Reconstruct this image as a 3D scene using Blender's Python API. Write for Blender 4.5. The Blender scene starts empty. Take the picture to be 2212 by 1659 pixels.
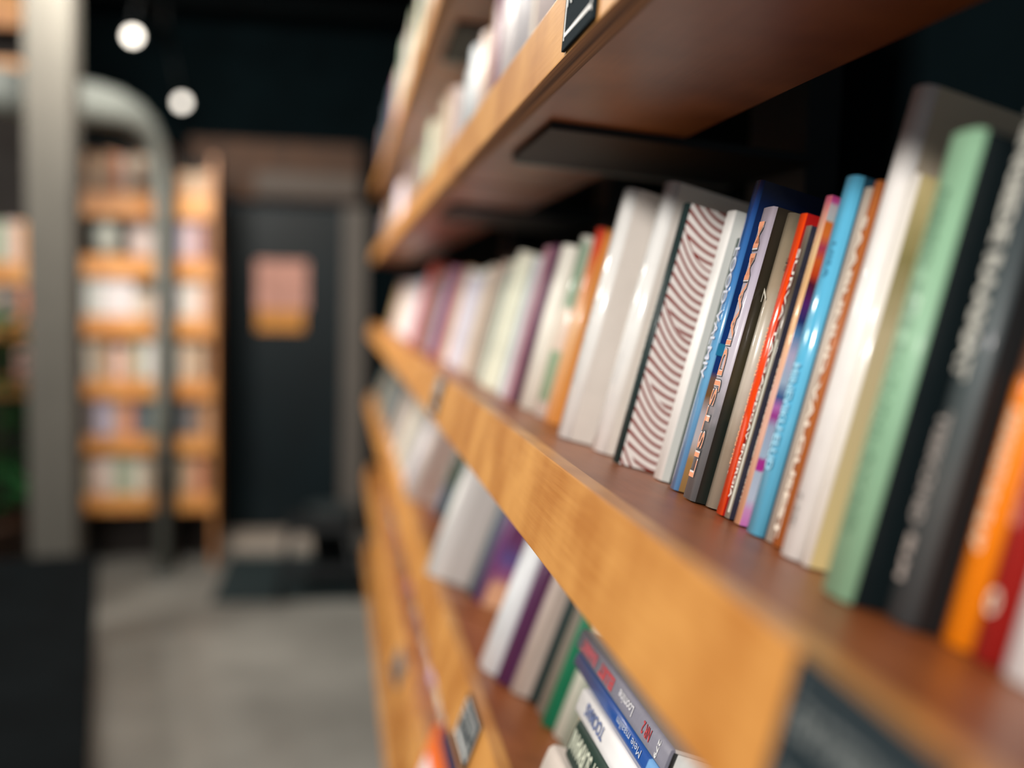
import bpy, bmesh, math, random
from mathutils import Matrix, Vector
random.seed(7)
sc = bpy.context.scene
col = sc.collection
R = math.radians

# ------------------------------------------------------------------ camera
# world: +Y runs away along the shelves, +X goes into the shelves, floor z = 0
cam = bpy.data.cameras.new('camera'); cam_o = bpy.data.objects.new('camera', cam); col.objects.link(cam_o)
right = Vector((0.98506, -0.17024, 0.02609)); down = Vector((0.01176, -0.08467, -0.99634)); fwd = Vector((0.17183, 0.98176, -0.0814))
cam_o.matrix_world = Matrix(((right.x, -down.x, -fwd.x, 0), (right.y, -down.y, -fwd.y, 0), (right.z, -down.z, -fwd.z, 1.5), (0, 0, 0, 1)))
cam.lens = 35; cam.sensor_width = 36; cam.clip_start = 0.02; cam.clip_end = 60
cam.dof.use_dof = True; cam.dof.focus_distance = 0.695; cam.dof.aperture_fstop = 1.7; cam.dof.aperture_blades = 0
sc.camera = cam_o
# ------------------------------------------------------------------ world, exposure, unseen area lights
w = bpy.data.worlds.new('world'); sc.world = w; w.use_nodes = True
w.node_tree.nodes['Background'].inputs[0].default_value = (0.72, 0.85, 0.92, 1)
w.node_tree.nodes['Background'].inputs[1].default_value = 0.34
sc.view_settings.view_transform = 'Standard'; sc.view_settings.look = 'None'
sc.view_settings.exposure = 0.1; sc.view_settings.gamma = 1.0
try: sc.view_settings.use_curve_mapping = False
except Exception: pass
sc.cycles.use_denoising = True
sc.cycles.max_bounces = 6

def area(name, loc, target, size, power, colr, size_y=None):
    l = bpy.data.lights.new(name, 'AREA'); l.energy = power; l.color = colr; l.size = size
    if size_y: l.shape = 'RECTANGLE'; l.size_y = size_y
    o = bpy.data.objects.new(name, l); col.objects.link(o); o.location = loc
    d = Vector(target) - Vector(loc); o.rotation_euler = d.to_track_quat('-Z', 'Y').to_euler()
    return o
area('key_light', (-2.15, -1.5, 3.05), (0.2, 0.8, 1.45), 0.55, 152, (1.0, 0.95, 0.89), 0.4)  # unseen key area light, set to the upper shelf's shadow angle; no window is built
area('aisle_fill', (-0.75, 2.7, 2.95), (0.15, 2.4, 1.3), 0.6, 58, (1.0, 0.94, 0.86), 0.5)  # unseen area light added over the aisle for sheen on boards and lips
area('left_fill', (-2.3, 3.5, 2.95), (-0.6, 3.9, 0.0), 0.4, 34, (1.0, 0.94, 0.86), 0.4)  # unseen area light added so the bench throws a shadow on the floor
area('far_fill', (-0.85, 3.9, 2.95), (-1.05, 5.6, 1.2), 0.5, 55, (1.0, 0.92, 0.82), 0.4)  # unseen area light added to brighten the far bookcases

# ------------------------------------------------------------------ helpers
def lin(c):
    return tuple(((v/255)/12.92 if v/255 <= 0.04045 else ((v/255+0.055)/1.055)**2.4) for v in c)
MATS = {}
def mat(c, rough=0.55, noise=0.0, scale=40.0, spec=0.4, coat=0.0, stretch=(1, 1, 1), bump=0.0):
    """plain or slightly mottled painted / printed surface, colour given in sRGB 0-255"""
    key = (tuple(c), rough, noise, scale, spec, coat, stretch, bump)
    if key in MATS: return MATS[key]
    m = bpy.data.materials.new('surface'); m.use_nodes = True; nt = m.node_tree; b = nt.nodes['Principled BSDF']
    rgb = lin(c); b.inputs['Base Color'].default_value = (*rgb, 1)
    b.inputs['Roughness'].default_value = rough; b.inputs['Specular IOR Level'].default_value = spec
    if coat: b.inputs['Coat Weight'].default_value = coat; b.inputs['Coat Roughness'].default_value = 0.12
    if noise or bump:
        tc = nt.nodes.new('ShaderNodeTexCoord'); mp = nt.nodes.new('ShaderNodeMapping'); mp.inputs['Scale'].default_value = stretch
        n = nt.nodes.new('ShaderNodeTexNoise'); n.inputs['Scale'].default_value = scale; n.inputs['Detail'].default_value = 5
        nt.links.new(tc.outputs['Object'], mp.inputs[0]); nt.links.new(mp.outputs[0], n.inputs['Vector'])
        if noise:
            r = nt.nodes.new('ShaderNodeValToRGB')
            r.color_ramp.elements[0].position = 0.3; r.color_ramp.elements[1].position = 0.7
            r.color_ramp.elements[0].color = (*[max(0, v*(1-noise)) for v in rgb], 1)
            r.color_ramp.elements[1].color = (*[min(1, v*(1+noise)) for v in rgb], 1)
            nt.links.new(n.outputs['Fac'], r.inputs[0]); nt.links.new(r.outputs[0], b.inputs['Base Color'])
        if bump:
            bp = nt.nodes.new('ShaderNodeBump'); bp.inputs['Strength'].default_value = bump; bp.inputs['Distance'].default_value = 0.002
            nt.links.new(n.outputs['Fac'], bp.inputs['Height']); nt.links.new(bp.outputs[0], b.inputs['Normal'])
    MATS[key] = m
    return m

def ramp_mat(stops, axis='Z', lo=0.0, hi=0.2, noise=0.12, nscale=30.0, rough=0.3, coat=0.3, interp='LINEAR'):
    """printed picture: colours change along one object axis, edges broken by noise"""
    m = bpy.data.materials.new('printed_picture'); m.use_nodes = True; nt = m.node_tree; b = nt.nodes['Principled BSDF']
    b.inputs['Roughness'].default_value = rough; b.inputs['Coat Weight'].default_value = coat
    tc = nt.nodes.new('ShaderNodeTexCoord'); sx = nt.nodes.new('ShaderNodeSeparateXYZ'); mr = nt.nodes.new('ShaderNodeMapRange')
    mr.inputs[1].default_value = lo; mr.inputs[2].default_value = hi
    n = nt.nodes.new('ShaderNodeTexNoise'); n.inputs['Scale'].default_value = nscale; n.inputs['Detail'].default_value = 4
    ma = nt.nodes.new('ShaderNodeMath'); ma.operation = 'MULTIPLY_ADD'; ma.inputs[1].default_value = noise
    sub = nt.nodes.new('ShaderNodeMath'); sub.operation = 'SUBTRACT'; sub.inputs[1].default_value = noise*0.5
    r = nt.nodes.new('ShaderNodeValToRGB'); cr = r.color_ramp; cr.interpolation = interp
    cr.elements[0].position = stops[0][0]; cr.elements[0].color = (*lin(stops[0][1]), 1)
    cr.elements[1].position = stops[-1][0]; cr.elements[1].color = (*lin(stops[-1][1]), 1)
    for p, c in stops[1:-1]:
        e = cr.elements.new(p); e.color = (*lin(c), 1)
    nt.links.new(tc.outputs['Object'], sx.inputs[0]); nt.links.new(sx.outputs[axis], mr.inputs[0])
    nt.links.new(tc.outputs['Object'], n.inputs['Vector'])
    nt.links.new(n.outputs['Fac'], ma.inputs[0]); nt.links.new(mr.outputs[0], ma.inputs[2])
    nt.links.new(ma.outputs[0], sub.inputs[0]); nt.links.new(sub.outputs[0], r.inputs[0]); nt.links.new(r.outputs[0], b.inputs['Base Color'])
    return m

def wood(c1, c2, rough=0.4, grain=(60, 2.0, 60), coat=0.25, patch=3.0, fib=0.22):
    """varnished plywood: long fibres along Y and broad cloudy patches"""
    m = bpy.data.materials.new('plywood'); m.use_nodes = True; nt = m.node_tree; b = nt.nodes['Principled BSDF']
    b.inputs['Roughness'].default_value = rough; b.inputs['Coat Weight'].default_value = coat; b.inputs['Coat Roughness'].default_value = 0.35
    tc = nt.nodes.new('ShaderNodeTexCoord'); mp = nt.nodes.new('ShaderNodeMapping'); mp.inputs['Scale'].default_value = grain
    n = nt.nodes.new('ShaderNodeTexNoise'); n.inputs['Scale'].default_value = 9; n.inputs['Detail'].default_value = 6
    n2 = nt.nodes.new('ShaderNodeTexNoise'); n2.inputs['Scale'].default_value = patch*4; n2.inputs['Detail'].default_value = 2
    mx = nt.nodes.new('ShaderNodeMath'); mx.operation = 'MULTIPLY_ADD'; mx.inputs[1].default_value = fib
    m2 = nt.nodes.new('ShaderNodeMath'); m2.operation = 'MULTIPLY'; m2.inputs[1].default_value = 1.04-fib
    r = nt.nodes.new('ShaderNodeValToRGB'); r.color_ramp.elements[0].position = 0.36; r.color_ramp.elements[1].position = 0.68
    r.color_ramp.elements[0].color = (*lin(c1), 1); r.color_ramp.elements[1].color = (*lin(c2), 1)
    nt.links.new(tc.outputs['Object'], mp.inputs[0]); nt.links.new(mp.outputs[0], n.inputs['Vector']); nt.links.new(tc.outputs['Object'], n2.inputs['Vector'])
    nt.links.new(n2.outputs['Fac'], m2.inputs[0]); nt.links.new(n.outputs['Fac'], mx.inputs[0]); nt.links.new(m2.outputs[0], mx.inputs[2])
    nt.links.new(mx.outputs[0], r.inputs[0]); nt.links.new(r.outputs[0], b.inputs['Base Color'])
    bp = nt.nodes.new('ShaderNodeBump'); bp.inputs['Strength'].default_value = 0.25; bp.inputs['Distance'].default_value = 0.0006
    nt.links.new(n.outputs['Fac'], bp.inputs['Height']); nt.links.new(bp.outputs[0], b.inputs['Normal'])
    return m

def emis(c, s):
    m = bpy.data.materials.new('lamp_glow'); m.use_nodes = True; b = m.node_tree.nodes['Principled BSDF']
    b.inputs['Base Color'].default_value = (*lin(c), 1); b.inputs['Emission Color'].default_value = (*lin(c), 1); b.inputs['Emission Strength'].default_value = s
    return m

def stripe_mat(w_, period, cell):
    """white cover printed with dark red curved strokes set in repeating fans"""
    m = bpy.data.materials.new('printed_fans'); m.use_nodes = True; nt = m.node_tree; b = nt.nodes['Principled BSDF']; b.inputs['Roughness'].default_value = 0.5
    def M(op, a, bb=None):
        x = nt.nodes.new('ShaderNodeMath'); x.operation = op
        for i, v in enumerate((a, bb)):
            if v is None: continue
            if isinstance(v, (int, float)): x.inputs[i].default_value = v
            else: nt.links.new(v, x.inputs[i])
        return x.outputs[0]
    tc = nt.nodes.new('ShaderNodeTexCoord'); s = nt.nodes.new('ShaderNodeSeparateXYZ'); nt.links.new(tc.outputs['Object'], s.inputs[0])
    u = M('DIVIDE', s.outputs['X'], w_)                      # 0 at the spine, 1 at the edge that shows
    z = s.outputs['Z']
    one = M('SUBTRACT', 1.0, u)
    g = M('SUBTRACT', 1.0, M('MULTIPLY', one, one))         # steep at the left, flattening to the right
    zz = M('ADD', z, M('MULTIPLY', g, 0.036))               # the fan seams fall to the right
    cz = M('DIVIDE', M('MODULO', M('ADD', zz, 1.0), cell), cell)
    v = M('ADD', z, M('MULTIPLY', M('ADD', 0.006, M('MULTIPLY', cz, 0.030)), g))
    fr = M('MODULO', M('DIVIDE', M('ADD', v, 1.0), period), 1.0)
    line = M('LESS_THAN', fr, 0.36)
    k = line
    mix = nt.nodes.new('ShaderNodeMix'); mix.data_type = 'RGBA'
    mix.inputs[6].default_value = (*lin((232, 226, 222)), 1); mix.inputs[7].default_value = (*lin((128, 30, 16)), 1)
    nt.links.new(k, mix.inputs[0]); nt.links.new(mix.outputs[2], b.inputs['Base Color'])
    return m

def mesh_obj(name, bm, mats, parent=None):
    me = bpy.data.meshes.new(name); bm.normal_update(); bm.to_mesh(me); bm.free()
    for m_ in (mats if isinstance(mats, (list, tuple)) else [mats]): me.materials.append(m_)
    o = bpy.data.objects.new(name, me); col.objects.link(o)
    if parent: o.parent = parent
    return o
def add_box(bm, x0, x1, y0, y1, z0, z1, mi=0, bev=0.0):
    v = [bm.verts.new((x, y, z)) for x in (x0, x1) for y in (y0, y1) for z in (z0, z1)]
    fs = [(0, 1, 3, 2), (4, 6, 7, 5), (0, 4, 5, 1), (2, 3, 7, 6), (0, 2, 6, 4), (1, 5, 7, 3)]
    out = []
    for f in fs:
        fa = bm.faces.new([v[i] for i in f]); fa.material_index = mi; out.append(fa)
    if bev:
        es = list({e for f in out for e in f.edges})
        bmesh.ops.bevel(bm, geom=es, offset=bev, segments=2, affect='EDGES', profile=0.7)
    return out
def box(name, b, m, parent=None, bev=0.0):
    bm = bmesh.new(); add_box(bm, *b, bev=bev); return mesh_obj(name, bm, m, parent)
def add_cyl(bm, p0, p1, r0, r1, n=20, mi=0, caps=True):
    p0 = Vector(p0); p1 = Vector(p1); d = (p1-p0).normalized(); a = d.orthogonal().normalized(); b_ = d.cross(a)
    A = [bm.verts.new(p0+(a*math.cos(t)+b_*math.sin(t))*r0) for t in [2*math.pi*i/n for i in range(n)]]
    B = [bm.verts.new(p1+(a*math.cos(t)+b_*math.sin(t))*r1) for t in [2*math.pi*i/n for i in range(n)]]
    for i in range(n):
        f = bm.faces.new((A[i], A[(i+1) % n], B[(i+1) % n], B[i])); f.smooth = True; f.material_index = mi
    if caps:
        bm.faces.new(A[::-1]).material_index = mi; bm.faces.new(B).material_index = mi
def lathe(bm, prof, n=28):
    rings = []
    for r_, z_ in prof: rings.append([bm.verts.new((r_*math.cos(2*math.pi*i/n), r_*math.sin(2*math.pi*i/n), z_)) for i in range(n)])
    for a, b_ in zip(rings, rings[1:]):
        for i in range(n):
            f = bm.faces.new((a[i], a[(i+1) % n], b_[(i+1) % n], b_[i])); f.smooth = True
    bm.faces.new(rings[0][::-1]); bm.faces.new(rings[-1])
def sweep(bm, pts, radii, n=20):
    rings = []
    for i, p in enumerate(pts):
        p = Vector(p); d = (Vector(pts[min(i+1, len(pts)-1)])-Vector(pts[max(i-1, 0)])).normalized()
        a = d.cross(Vector((0.3, 0.9, 0.1))).normalized(); b_ = d.cross(a)
        rings.append([bm.verts.new(p+(a*math.cos(2*math.pi*k/n)+b_*math.sin(2*math.pi*k/n))*radii[i]) for k in range(n)])
    for a, b_ in zip(rings, rings[1:]):
        for i in range(n):
            f = bm.faces.new((a[i], a[(i+1) % n], b_[(i+1) % n], b_[i])); f.smooth = True
    bm.faces.new(rings[0][::-1]); bm.faces.new(rings[-1])
def empty(name, loc, rot=(0, 0, 0)):
    o = bpy.data.objects.new(name, None); col.objects.link(o); o.location = loc; o.rotation_euler = rot; o.empty_display_size = 0.02; return o
def tag(o, label=None, cat=None, group=None, kind=None):
    if label: o['label'] = label
    if cat: o['category'] = cat
    if group: o['group'] = group
    if kind: o['kind'] = kind
    return o

def lettering(name, s, u, v, n, origin, length, height, m, parent, bold=0.0, lift=0.00035):
    """flat raised letters: u = reading direction, v = letter-top direction, n = outward normal, origin = text centre"""
    cu = bpy.data.curves.new('text', 'FONT'); cu.body = s; cu.size = 1.0; cu.offset = bold
    t = bpy.data.objects.new('text', cu); col.objects.link(t)
    me = bpy.data.meshes.new_from_object(t.evaluated_get(bpy.context.evaluated_depsgraph_get()))
    bpy.data.objects.remove(t); bpy.data.curves.remove(cu)
    xs = [q.co.x for q in me.vertices]; ys = [q.co.y for q in me.vertices]
    w_, h_ = max(xs)-min(xs), max(ys)-min(ys); cx_, cy_ = (max(xs)+min(xs))/2, (max(ys)+min(ys))/2
    u = Vector(u); v = Vector(v); n = Vector(n); origin = Vector(origin)
    for q in me.vertices:
        x, y = q.co.x, q.co.y
        q.co = origin + u*((x-cx_)/w_*length) + v*((y-cy_)/h_*height) + n*(lift if bold < 0.026 else lift-0.00015 if bold < 0.04 else lift-0.0003)
    me.materials.clear(); me.materials.append(m)
    me.update()
    o = bpy.data.objects.new(name, me); col.objects.link(o); o.parent = parent
    return o

# ------------------------------------------------------------------ materials
M_lip = wood((180, 116, 52), (216, 156, 84), rough=0.40, grain=(40, 1.6, 40), coat=0.25)
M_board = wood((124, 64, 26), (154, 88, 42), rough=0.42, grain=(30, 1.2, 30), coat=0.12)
M_ply = wood((70, 38, 20), (206, 150, 100), rough=0.7, grain=(44, 0.1, 1), coat=0.0, patch=0.1, fib=0.85)
M_far_lip = wood((206, 132, 60), (232, 168, 96), rough=0.45, grain=(2, 20, 30))
M_black = mat((15, 20, 23), 0.6, 0.15, 12)
M_wall = mat((4, 13, 16), 0.9, 0.2, 6, 0.05)
M_paper = mat((228, 216, 198), 0.85, 0.10, 500, 0.1, stretch=(0.2, 6, 0.2))
M_paper_w = mat((232, 230, 224), 0.85, 0.08, 500, 0.1, stretch=(0.2, 6, 0.2))
M_chalk = mat((28, 38, 43), 0.95, 0.18, 300, 0.05)
M_white = mat((238, 236, 232), 0.6); M_ink = mat((206, 208, 206), 0.8, 0.1, 300, 0.1)
M_steel = mat((120, 122, 120), 0.45, 0.05, 20)

# ------------------------------------------------------------------ shelf frames: origin on the front top edge, tilted back
class Frame:
    def __init__(s, th, h):
        s.th = R(th); s.o = Vector((0.152, 0, 1.5+h)); s.e1 = Vector((math.cos(s.th), 0, -math.sin(s.th))); s.e3 = Vector((math.sin(s.th), 0, math.cos(s.th)))
    def P(s, a, y, z): return s.o + s.e1*a + Vector((0, y, 0)) + s.e3*z
MID = Frame(14, -0.112); LOW = Frame(20, -0.440); BOT = Frame(20, -0.790); BASE = Frame(20, -1.15); UP = Frame(4, 0.219); TOP = Frame(4, 0.520)

case = empty('bookcase', (0.152, 0, 0)); tag(case, 'long wall bookcase of honey plywood shelves with brown boards and tilted ledges', 'bookcase')
def in_case(o): o.parent = case; o.matrix_parent_inverse = Matrix.Translation((-0.152, 0, 0)); return o
def shelf(F, depth, lip_h, y0, y1, up=False):
    """brown board with a honey lip on its front; the two long sections meet at y = 1.42"""
    for a, b_ in ((y0, 1.400), (1.412, y1)):
        bm = bmesh.new()
        if up: add_box(bm, 0.0185, depth, a, b_, -lip_h+0.002, -lip_h+0.020)
        else:  add_box(bm, 0.0185, depth, a, b_, -0.020, -0.0005)
        bmesh.ops.transform(bm, matrix=Matrix(((F.e1.x, 0, F.e3.x, F.o.x), (0, 1, 0, 0), (F.e1.z, 0, F.e3.z, F.o.z), (0, 0, 0, 1))), verts=bm.verts)
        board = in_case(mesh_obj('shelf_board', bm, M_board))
        bm = bmesh.new(); fs = add_box(bm, 0.0, 0.018, a, b_, -lip_h, 0.0, bev=0.0012)
        for f in bm.faces:
            f.normal_update()
            if f.normal.z < -0.9: f.material_index = 1
        bmesh.ops.transform(bm, matrix=Matrix(((F.e1.x, 0, F.e3.x, F.o.x), (0, 1, 0, 0), (F.e1.z, 0, F.e3.z, F.o.z), (0, 0, 0, 1))), verts=bm.verts)
        lip = mesh_obj('front_lip', bm, [M_lip, M_ply]); lip.parent = board; lip['label'] = 'honey plywood front lip'
    return board
shelf(MID, 0.285, 0.064, 0.08, 4.75)
shelf(LOW, 0.285, 0.062, 0.08, 4.75)
shelf(BOT, 0.285, 0.062, 0.30, 4.75)
shelf(BASE, 0.285, 0.062, 0.90, 4.75)
shelf(UP, 0.168, 0.052, 0.08, 4.75, up=True)
shelf(TOP, 0.168, 0.052, 0.20, 4.75, up=True)
# steel cross rails under the two overhead shelves and black uprights behind
for F in (UP, TOP):
    for y in ((0.905, 1.112), (1.70, 1.95)):
        bm = bmesh.new(); add_box(bm, 0.040, 0.30, y[0], y[1], -0.0575, -0.0502)
        bmesh.ops.transform(bm, matrix=Matrix(((F.e1.x, 0, F.e3.x, F.o.x), (0, 1, 0, 0), (F.e1.z, 0, F.e3.z, F.o.z), (0, 0, 0, 1))), verts=bm.verts)
        br = in_case(mesh_obj('bracket', bm, M_black)); br['label'] = 'black cross bracket under the shelf'
        bm = bmesh.new(); add_box(bm, 0.045, 0.30, y[1]+0.001, y[1]+0.022, -0.0590, -0.0502)
        bmesh.ops.transform(bm, matrix=Matrix(((F.e1.x, 0, F.e3.x, F.o.x), (0, 1, 0, 0), (F.e1.z, 0, F.e3.z, F.o.z), (0, 0, 0, 1))), verts=bm.verts)
        rl = mesh_obj('rail', bm, M_steel); rl.parent = br; rl['label'] = 'pale steel rail'
for y0, y1 in ((0.30, 0.42), (0.955, 1.10), (1.70, 1.80), (2.75, 2.85), (4.60, 4.74)):
    up_ = in_case(box('upright', (0.462, 0.497, y0, y1, 0.0, 2.35), mat((34, 38, 42), 0.5, 0.1, 10)))
    up_['label'] = 'black steel upright behind the shelves'
for F, arm in ((MID, 0.285), (LOW, 0.285), (BOT, 0.285), (BASE, 0.285), (UP, 0.168), (TOP, 0.168)):
    for y in (0.35, 1.75, 2.80, 4.66):
        zz = (F.P(arm, 0, -0.035) if arm > 0.2 else F.P(arm, 0, -0.045))
        ar = in_case(box('support_arm', (zz.x-0.01, 0.462, y-0.012, y+0.012, zz.z-0.006, zz.z+0.006), M_black))

# ------------------------------------------------------------------ room
def struct(name, b, m): return tag(box(name, b, m), kind='structure')
floor_m = mat((116, 115, 110), 0.5, 0.30, 1.6, 0.35, coat=0.1)
struct('floor', (-4.2, 3.5, -2.5, 6.8, -0.08, 0.0), floor_m)
bm = bmesh.new(); add_box(bm, -4.2, 3.5, -2.5, 6.8, 3.25, 3.35)
for k in range(9): add_box(bm, -4.2, 0.49, 0.9+k*0.62, 1.0+k*0.62, 3.10, 3.25)
tag(mesh_obj('ceiling', bm, mat((9, 14, 16), 0.9, 0.2, 5, 0.05)), kind='structure')
struct('wall_right', (0.5, 0.62, -0.6, 6.3, 0.0, 3.25), M_wall)
bm = bmesh.new(); add_box(bm, -4.2, -0.80, 6.3, 6.42, 0, 3.25); add_box(bm, 0.10, 0.62, 6.3, 6.42, 0, 3.25); add_box(bm, -0.80, 0.10, 6.3, 6.42, 2.06, 3.25)
tag(mesh_obj('wall_far', bm, M_wall), kind='structure')
bm = bmesh.new(); add_box(bm, -4.2, -4.1, 0.4, 6.3, 0, 3.25)
tag(mesh_obj('wall_left', bm, mat((44, 46, 46), 0.7, 0.2, 5)), kind='structure')
# door of dark teal boards in a grey frame
door = empty('door_1', (-0.35, 6.34, 0)); tag(door, kind='structure')
def in_(root, o): o.parent = root; o.matrix_parent_inverse = Matrix.Translation(-Vector(root.location)); return o
M_door = mat((4, 20, 25), 0.45, 0.25, 3, 0.25)
dl = in_(door, box('door_panel', (-0.79, 0.02, 6.33, 6.37, 0.03, 2.05), M_door))
fr = in_(door, box('door_frame', (0.02, 0.16, 6.24, 6.34, 0.0, 2.06), mat((92, 86, 80), 0.6, 0.08, 8)))
in_(door, box('door_frame', (-0.83, -0.79, 6.26, 6.34, 0.0, 2.06), M_black))
bm = bmesh.new(); add_cyl(bm, (-0.72, 6.30, 1.0), (-0.72, 6.30, 1.14), 0.010, 0.010); add_cyl(bm, (-0.72, 6.33, 1.01), (-0.72, 6.30, 1.01), 0.007, 0.007); add_cyl(bm, (-0.72, 6.33, 1.13), (-0.72, 6.30, 1.13), 0.007, 0.007)
in_(door, mesh_obj('door_handle', bm, M_black))
tr = struct('trim_1', (-0.88, 0.12, 6.20, 6.30, 2.08, 2.42), wood((52, 30, 12), (76, 46, 20), rough=0.7, coat=0.0))
bd = struct('trim_2', (-0.83, 0.10, 5.98, 6.30, 0.0, 0.05), mat((170, 158, 146), 0.5, 0.1, 5))
sg = box('header_reflection', (-0.50, 0.11, 6.17, 6.198, 2.10, 2.24), mat((78, 68, 60), 0.6, 0.1, 6)); tag(sg, 'pale strip standing for a reflection on the brown header over the dark door', 'panel')  # thin pale box painted in place of a reflection on the header
ps = empty('door_poster', (-0.35, 6.325, 1.6)); tag(ps, 'small pink and yellow poster stuck on the dark teal door', 'poster')
in_(ps, box('sheet', (-0.505, -0.195, 6.322, 6.328, 1.42, 1.72), mat((204, 150, 134), 0.6, 0.25, 9)))
in_(ps, box('yellow_band', (-0.500, -0.215, 6.320, 6.328, 1.29, 1.42), mat((206, 140, 62), 0.6, 0.15, 9)))
mt = box('door_mat', (-0.60, 0.14, 4.92, 5.78, 0.0, 0.012), mat((40, 50, 52), 0.9, 0.2, 60, 0.1), bev=0.004); tag(mt, 'dark charcoal mat on the floor in front of the far door', 'mat')

# black step stool
st = empty('step_stool', (-0.05, 5.05, 0.0125)); tag(st, 'low black step stool standing on the mat before the door', 'stool')
bm = bmesh.new(); add_box(bm, -0.19, 0.13, -0.15, 0.15, 0.33, 0.37, bev=0.01); s1 = mesh_obj('seat', bm, M_black, st)
for sx, sy in ((-1, -1), (-1, 1), (1, -1), (1, 1)):
    bm = bmesh.new(); add_cyl(bm, (-0.03+sx*0.14, sy*0.12, 0.335), (-0.03+sx*0.20, sy*0.17, 0.004), 0.018, 0.016); mesh_obj('leg', bm, M_black, st)
bm = bmesh.new(); add_box(bm, -0.20, 0.16, -0.155, -0.125, 0.12, 0.17); mesh_obj('crossbar', bm, M_black, st)
bn = empty('waste_bin', (-0.02, 5.60, 0.0125)); tag(bn, 'small dark bin behind the black stool by the shelf end', 'bin')
bm = bmesh.new(); lathe(bm, [(0.11, 0.0), (0.14, 0.30), (0.145, 0.30), (0.145, 0.31), (0.13, 0.31), (0.105, 0.03)]); mesh_obj('bin_body', bm, M_black, bn)
bm = bmesh.new(); lathe(bm, [(0.146, 0.305), (0.150, 0.305), (0.150, 0.320), (0.146, 0.320)]); mesh_obj('rim', bm, mat((50, 58, 60), 0.4), bn)

# grey column, curved duct
cl = box('column', (-1.240, -1.065, 4.30, 4.45, 0.0, 3.25), mat((80, 78, 72), 0.75, 0.06, 6)); tag(cl, kind='structure'); cl.name = 'column'
du = empty('air_duct', (-0.96, 5.3, 0)); tag(du, 'grey pipe rising from the floor and bending left under the ceiling', 'pipe')
pts = [(-0.905, 5.40, 0.0), (-0.905, 5.40, 1.2), (-0.905, 5.40, 1.9), (-0.903, 5.38, 2.08), (-0.908, 5.34, 2.18), (-0.925, 5.28, 2.26), (-0.955, 5.22, 2.315), (-1.0, 5.15, 2.35), (-1.06, 5.09, 2.37), (-1.14, 5.03, 2.375), (-1.35, 4.90, 2.38), (-1.75, 4.70, 2.38)]
rr = [0.034, 0.034, 0.036, 0.040, 0.045, 0.053, 0.064, 0.078, 0.090, 0.098, 0.10, 0.10]
bm = bmesh.new(); sweep(bm, pts, rr); in_(du, mesh_obj('pipe', bm, mat((128, 134, 130), 0.5, 0.08, 6)))
bm = bmesh.new(); add_cyl(bm, (-0.905, 5.40, 0.0), (-0.905, 5.40, 0.02), 0.06, 0.06); in_(du, mesh_obj('base_plate', bm, M_steel))
bm = bmesh.new(); add_cyl(bm, (-1.40, 4.87, 2.46), (-1.40, 4.87, 3.25), 0.012, 0.012); in_(du, mesh_obj('hanger_rod', bm, M_black))

# ceiling spotlights on a track
tk = box('light_track', (-1.005, -0.965, 3.2, 6.2, 2.95, 2.985), M_black); tag(tk, 'black ceiling track running away over the aisle', 'track')
rods = []
for y in (3.4, 6.0):
    r_ = box('drop_rod', (-0.990, -0.980, y-0.005, y+0.005, 2.986, 3.10), M_black); r_.parent = tk
for (loc, e_, lb) in (((-0.995, 5.16, 2.73), 4.5, 'nearer lit ceiling spotlight, the higher bright oval left of the aisle'), ((-0.900, 6.05, 2.590), 3.2, 'farther lit ceiling spotlight, lower and dimmer of the two')):
    sp = empty('spotlight', loc); tag(sp, lb, 'spotlight', 'spotlights on the ceiling track')
    bm = bmesh.new(); d = Vector((0.25, -1, -0.45)).normalized()
    add_cyl(bm, -d*0.14, Vector((0, 0, 0)), 0.028, 0.036, caps=False); add_cyl(bm, -d*0.141, -d*0.14, 0.028, 0.028); mesh_obj('lamp_housing', bm, M_black, sp)
    bm = bmesh.new(); add_cyl(bm, -d*0.012, -d*0.008, 0.030, 0.030); mesh_obj('lens', bm, emis((255, 248, 236), e_), sp)
    bm = bmesh.new(); add_cyl(bm, -d*0.10+Vector((0, 0, 0.02)), Vector((-0.985-loc[0], -d.y*0.10, 2.95-loc[2])), 0.008, 0.008); mesh_obj('stem', bm, M_black, sp)

# low dark bench at the left
be = empty('display_bench', (-0.965, 4.25, 0), (0, 0, R(12))); tag(be, 'low dark display bench at the left foreground below the grey column', 'bench')
box('top', (-1.60, 0.0, -2.50, 0.0, 0.38, 0.43), mat((8, 12, 14), 0.9, 0.2, 6, 0.05), be, bev=0.006)
box('body', (-1.56, -0.035, -2.46, -0.03, 0.0, 0.38), mat((24, 26, 28), 0.7, 0.2, 6), be)

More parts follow.
